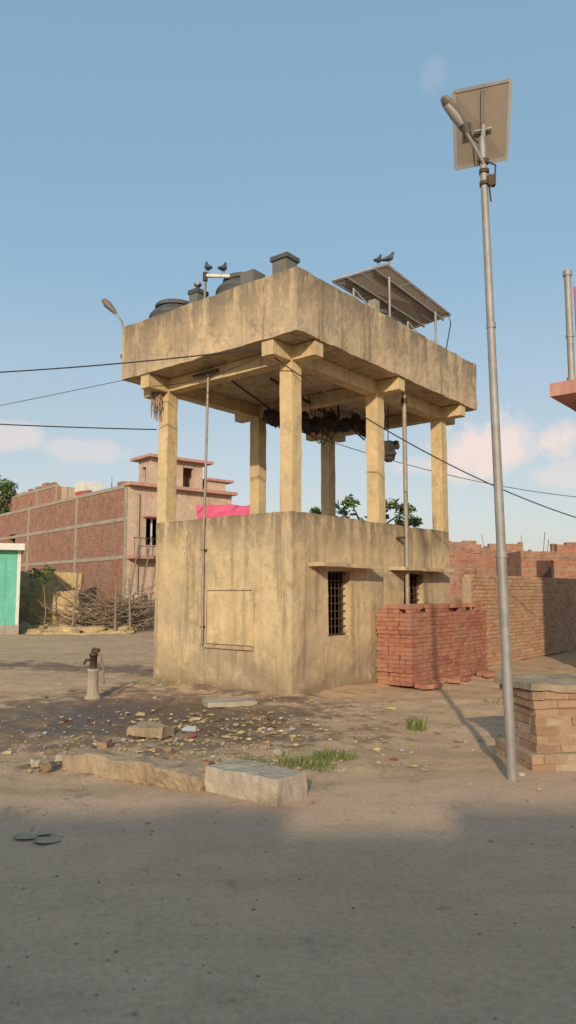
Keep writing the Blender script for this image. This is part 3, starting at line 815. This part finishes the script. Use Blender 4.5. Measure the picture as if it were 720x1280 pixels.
# ------------------------------------------------------------------ trees
def tree(name,base,trunk_top,clumps,nl,ls,r0):
    e=empty(name,base); base=Vector(base); mb=MB(); tt=Vector(trunk_top)-base
    mb.loft([(0,0,-.1),tt*.5+Vector((.1,0,0)),tt],[r0,r0*.75,r0*.5],M_wood,8)
    for c,r in clumps:
        cc=Vector(c)-base; mid=(tt+cc)/2+Vector((0,0,.1)); mb.loft([tt,mid,cc],[r0*.45,r0*.3,r0*.12],M_wood,6)
    mb.obj('trunk_and_limbs',e)
    mb=MB(); r_=random.Random(len(clumps)*7+nl)
    for c,r in clumps:
        cc=Vector(c)-base
        for i in range(nl):
            d=Vector((r_.gauss(0,1),r_.gauss(0,1),r_.gauss(0,1))).normalized()*r*(r_.random()**.45)
            d.z*=.7; p=cc+d
            a=Vector((r_.gauss(0,1),r_.gauss(0,1),r_.gauss(0,.5))).normalized(); b_=a.cross(Vector((r_.gauss(0,1),r_.gauss(0,1),r_.gauss(0,1)))).normalized()
            s=ls*r_.uniform(.6,1.3)
            mb.add([p-a*s,p+b_*s*.4,p+a*s,p-b_*s*.4],[(0,1,2,3)],M_leaf)
    mb.obj('foliage',e)
cl=[((1.75,24,4.25),.45),((2.1,24.3,4.6),.3),((2.5,24,3.8),.4),((3.0,24.2,4.1),.35),((3.4,24,4.45),.36),((3.9,24.1,4.3),.34),((3.75,23.8,3.9),.36),((1.3,24.3,3.9),.3),((4.2,24,3.9),.22),((.9,24.2,4.25),.22),((1.6,24,3.8),.3)]
tree('leafy_tree',(2.6,24,0),(2.6,24,3.2),cl,80,.12,.12)
cl=[((-21.2,52,8.0),1.2),((-20.3,52,9.0),.9),((-21.5,52,9.8),.8),((-22.3,52,8.9),1.2),((-20.9,52,7.2),1.2),((-22,52,7.3),1.2)]
tree('leafy_tree',(-21,52,0),(-21,52,7),cl,260,.22,.25)
tree('leafy_shrub',(-10.0,30.2,0),(-10.0,30.2,1.6),[((-10.3,30,2.35),.35),((-9.8,30,2.5),.3),((-10.0,30,2.1),.3)],80,.09,.04)
mb=MB(); r_=random.Random(77)
for i in range(60):
    x=-150+i*5+r_.uniform(-2,2); y=150+r_.uniform(-15,25); r=r_.uniform(2.5,4.5)
    for k in range(110):
        d=Vector((r_.gauss(0,1)*1.3,r_.gauss(0,1),r_.gauss(0,.6))).normalized()*r*(r_.random()**.4)
        p=Vector((x,y,r*.9))+d; s=.7*r_.uniform(.6,1.3)
        a=Vector((r_.gauss(0,1),r_.gauss(0,1),r_.gauss(0,.5))).normalized(); b_=a.cross(Vector((r_.gauss(0,1),r_.gauss(0,1),r_.gauss(0,1)))).normalized()
        mb.add([p-a*s,p+b_*s*.5,p+a*s,p-b_*s*.5],[(0,1,2,3)],M_leaf)
mb.obj('distant_trees')

# ------------------------------------------------------------------ sky / sun
SUN=Vector((-.11,-.99,math.tan(R(19)))).normalized()
w=bpy.data.worlds.new('World'); scene.world=w; w.use_nodes=True; nt=w.node_tree
bg=nt.nodes['Background']
sky=nt.nodes.new('ShaderNodeTexSky'); sky.sky_type='NISHITA'; sky.sun_disc=False
sky.sun_elevation=R(19); sky.sun_rotation=math.atan2(SUN.x,SUN.y)%(2*math.pi)
sky.dust_density=2.2; sky.air_density=1.1; sky.ozone_density=1.0; sky.altitude=100
tc=nt.nodes.new('ShaderNodeTexCoord').outputs['Generated']
sz=nt.nodes.new('ShaderNodeSeparateXYZ'); nt.links.new(tc,sz.inputs[0])
cr=nt.nodes.new('ShaderNodeValToRGB'); e=cr.color_ramp.elements
e[0].position=0; e[0].color=(.47,.435,.41,1); e[1].position=1; e[1].color=(.14,.25,.36,1)
x=e.new(.12); x.color=(.38,.405,.42,1)
x=e.new(.40); x.color=(.20,.325,.42,1)
nt.links.new(sz.outputs[2],cr.inputs[0])
haze=nt.nodes.new('ShaderNodeVectorMath'); haze.operation='SCALE'; nt.links.new(cr.outputs[0],haze.inputs[0]); haze.inputs[3].default_value=10.5
base=mixc(nt,.70,sky.outputs[0],haze.outputs[0])
nz=nt.nodes.new('ShaderNodeTexNoise'); nz.inputs['Scale'].default_value=15; nz.inputs['Detail'].default_value=10; nz.inputs['Roughness'].default_value=.6
nt.links.new(tc,nz.inputs['Vector'])
tot=None
for (c,sx,sz_,am) in (((.250,.945,.186),.095,.040,1.0),((.20,.96,.170),.07,.02,.7),((-.36,.92,.195),.06,.02,.6),((-.27,.94,.185),.07,.018,.4),((.17,.79,.60),.018,.016,.10),((.36,.93,.15),.07,.018,.45)):
    v=Vector(c).normalized()
    s=nt.nodes.new('ShaderNodeVectorMath'); s.operation='SUBTRACT'; nt.links.new(tc,s.inputs[0]); s.inputs[1].default_value=v
    k=nt.nodes.new('ShaderNodeVectorMath'); k.operation='MULTIPLY'; nt.links.new(s.outputs[0],k.inputs[0]); k.inputs[1].default_value=(1/sx,1/.12,1/sz_)
    ln=nt.nodes.new('ShaderNodeVectorMath'); ln.operation='LENGTH'; nt.links.new(k.outputs[0],ln.inputs[0])
    d=math_n(nt,'SUBTRACT',1.05,ln.outputs['Value'])
    d=math_n(nt,'ADD',d,mrange(nt,nz.outputs['Fac'],.25,.75,-.7,.7))
    d=mrange(nt,d,.0,.55,0,am)
    tot=d if tot is None else math_n(nt,'MAXIMUM',tot,d)
col=mixc(nt,tot,base,(5.9,5.0,4.6))
nt.links.new(col,bg.inputs['Color']); bg.inputs['Strength'].default_value=.15
ld=bpy.data.lights.new('sun','SUN'); ld.energy=3.7; ld.angle=R(1.0); ld.color=(1,.83,.59)
lo=bpy.data.objects.new('sun',ld); scene.collection.objects.link(lo); lo.rotation_euler=(-SUN).to_track_quat('-Z','Y').to_euler()
lo.location=(0,-10,20)
# ------------------------------------------------------------------ camera
cd=bpy.data.cameras.new('camera'); cam=bpy.data.objects.new('camera',cd); scene.collection.objects.link(cam)
cd.sensor_fit='VERTICAL'; cd.sensor_height=36; cd.lens=36*915/1280; cd.clip_end=3000
cam.location=(0,0,1.6); cam.rotation_euler=(R(90+6.24),0,0)
scene.camera=cam
scene.view_settings.view_transform='Standard'; scene.view_settings.look='None'; scene.view_settings.exposure=0
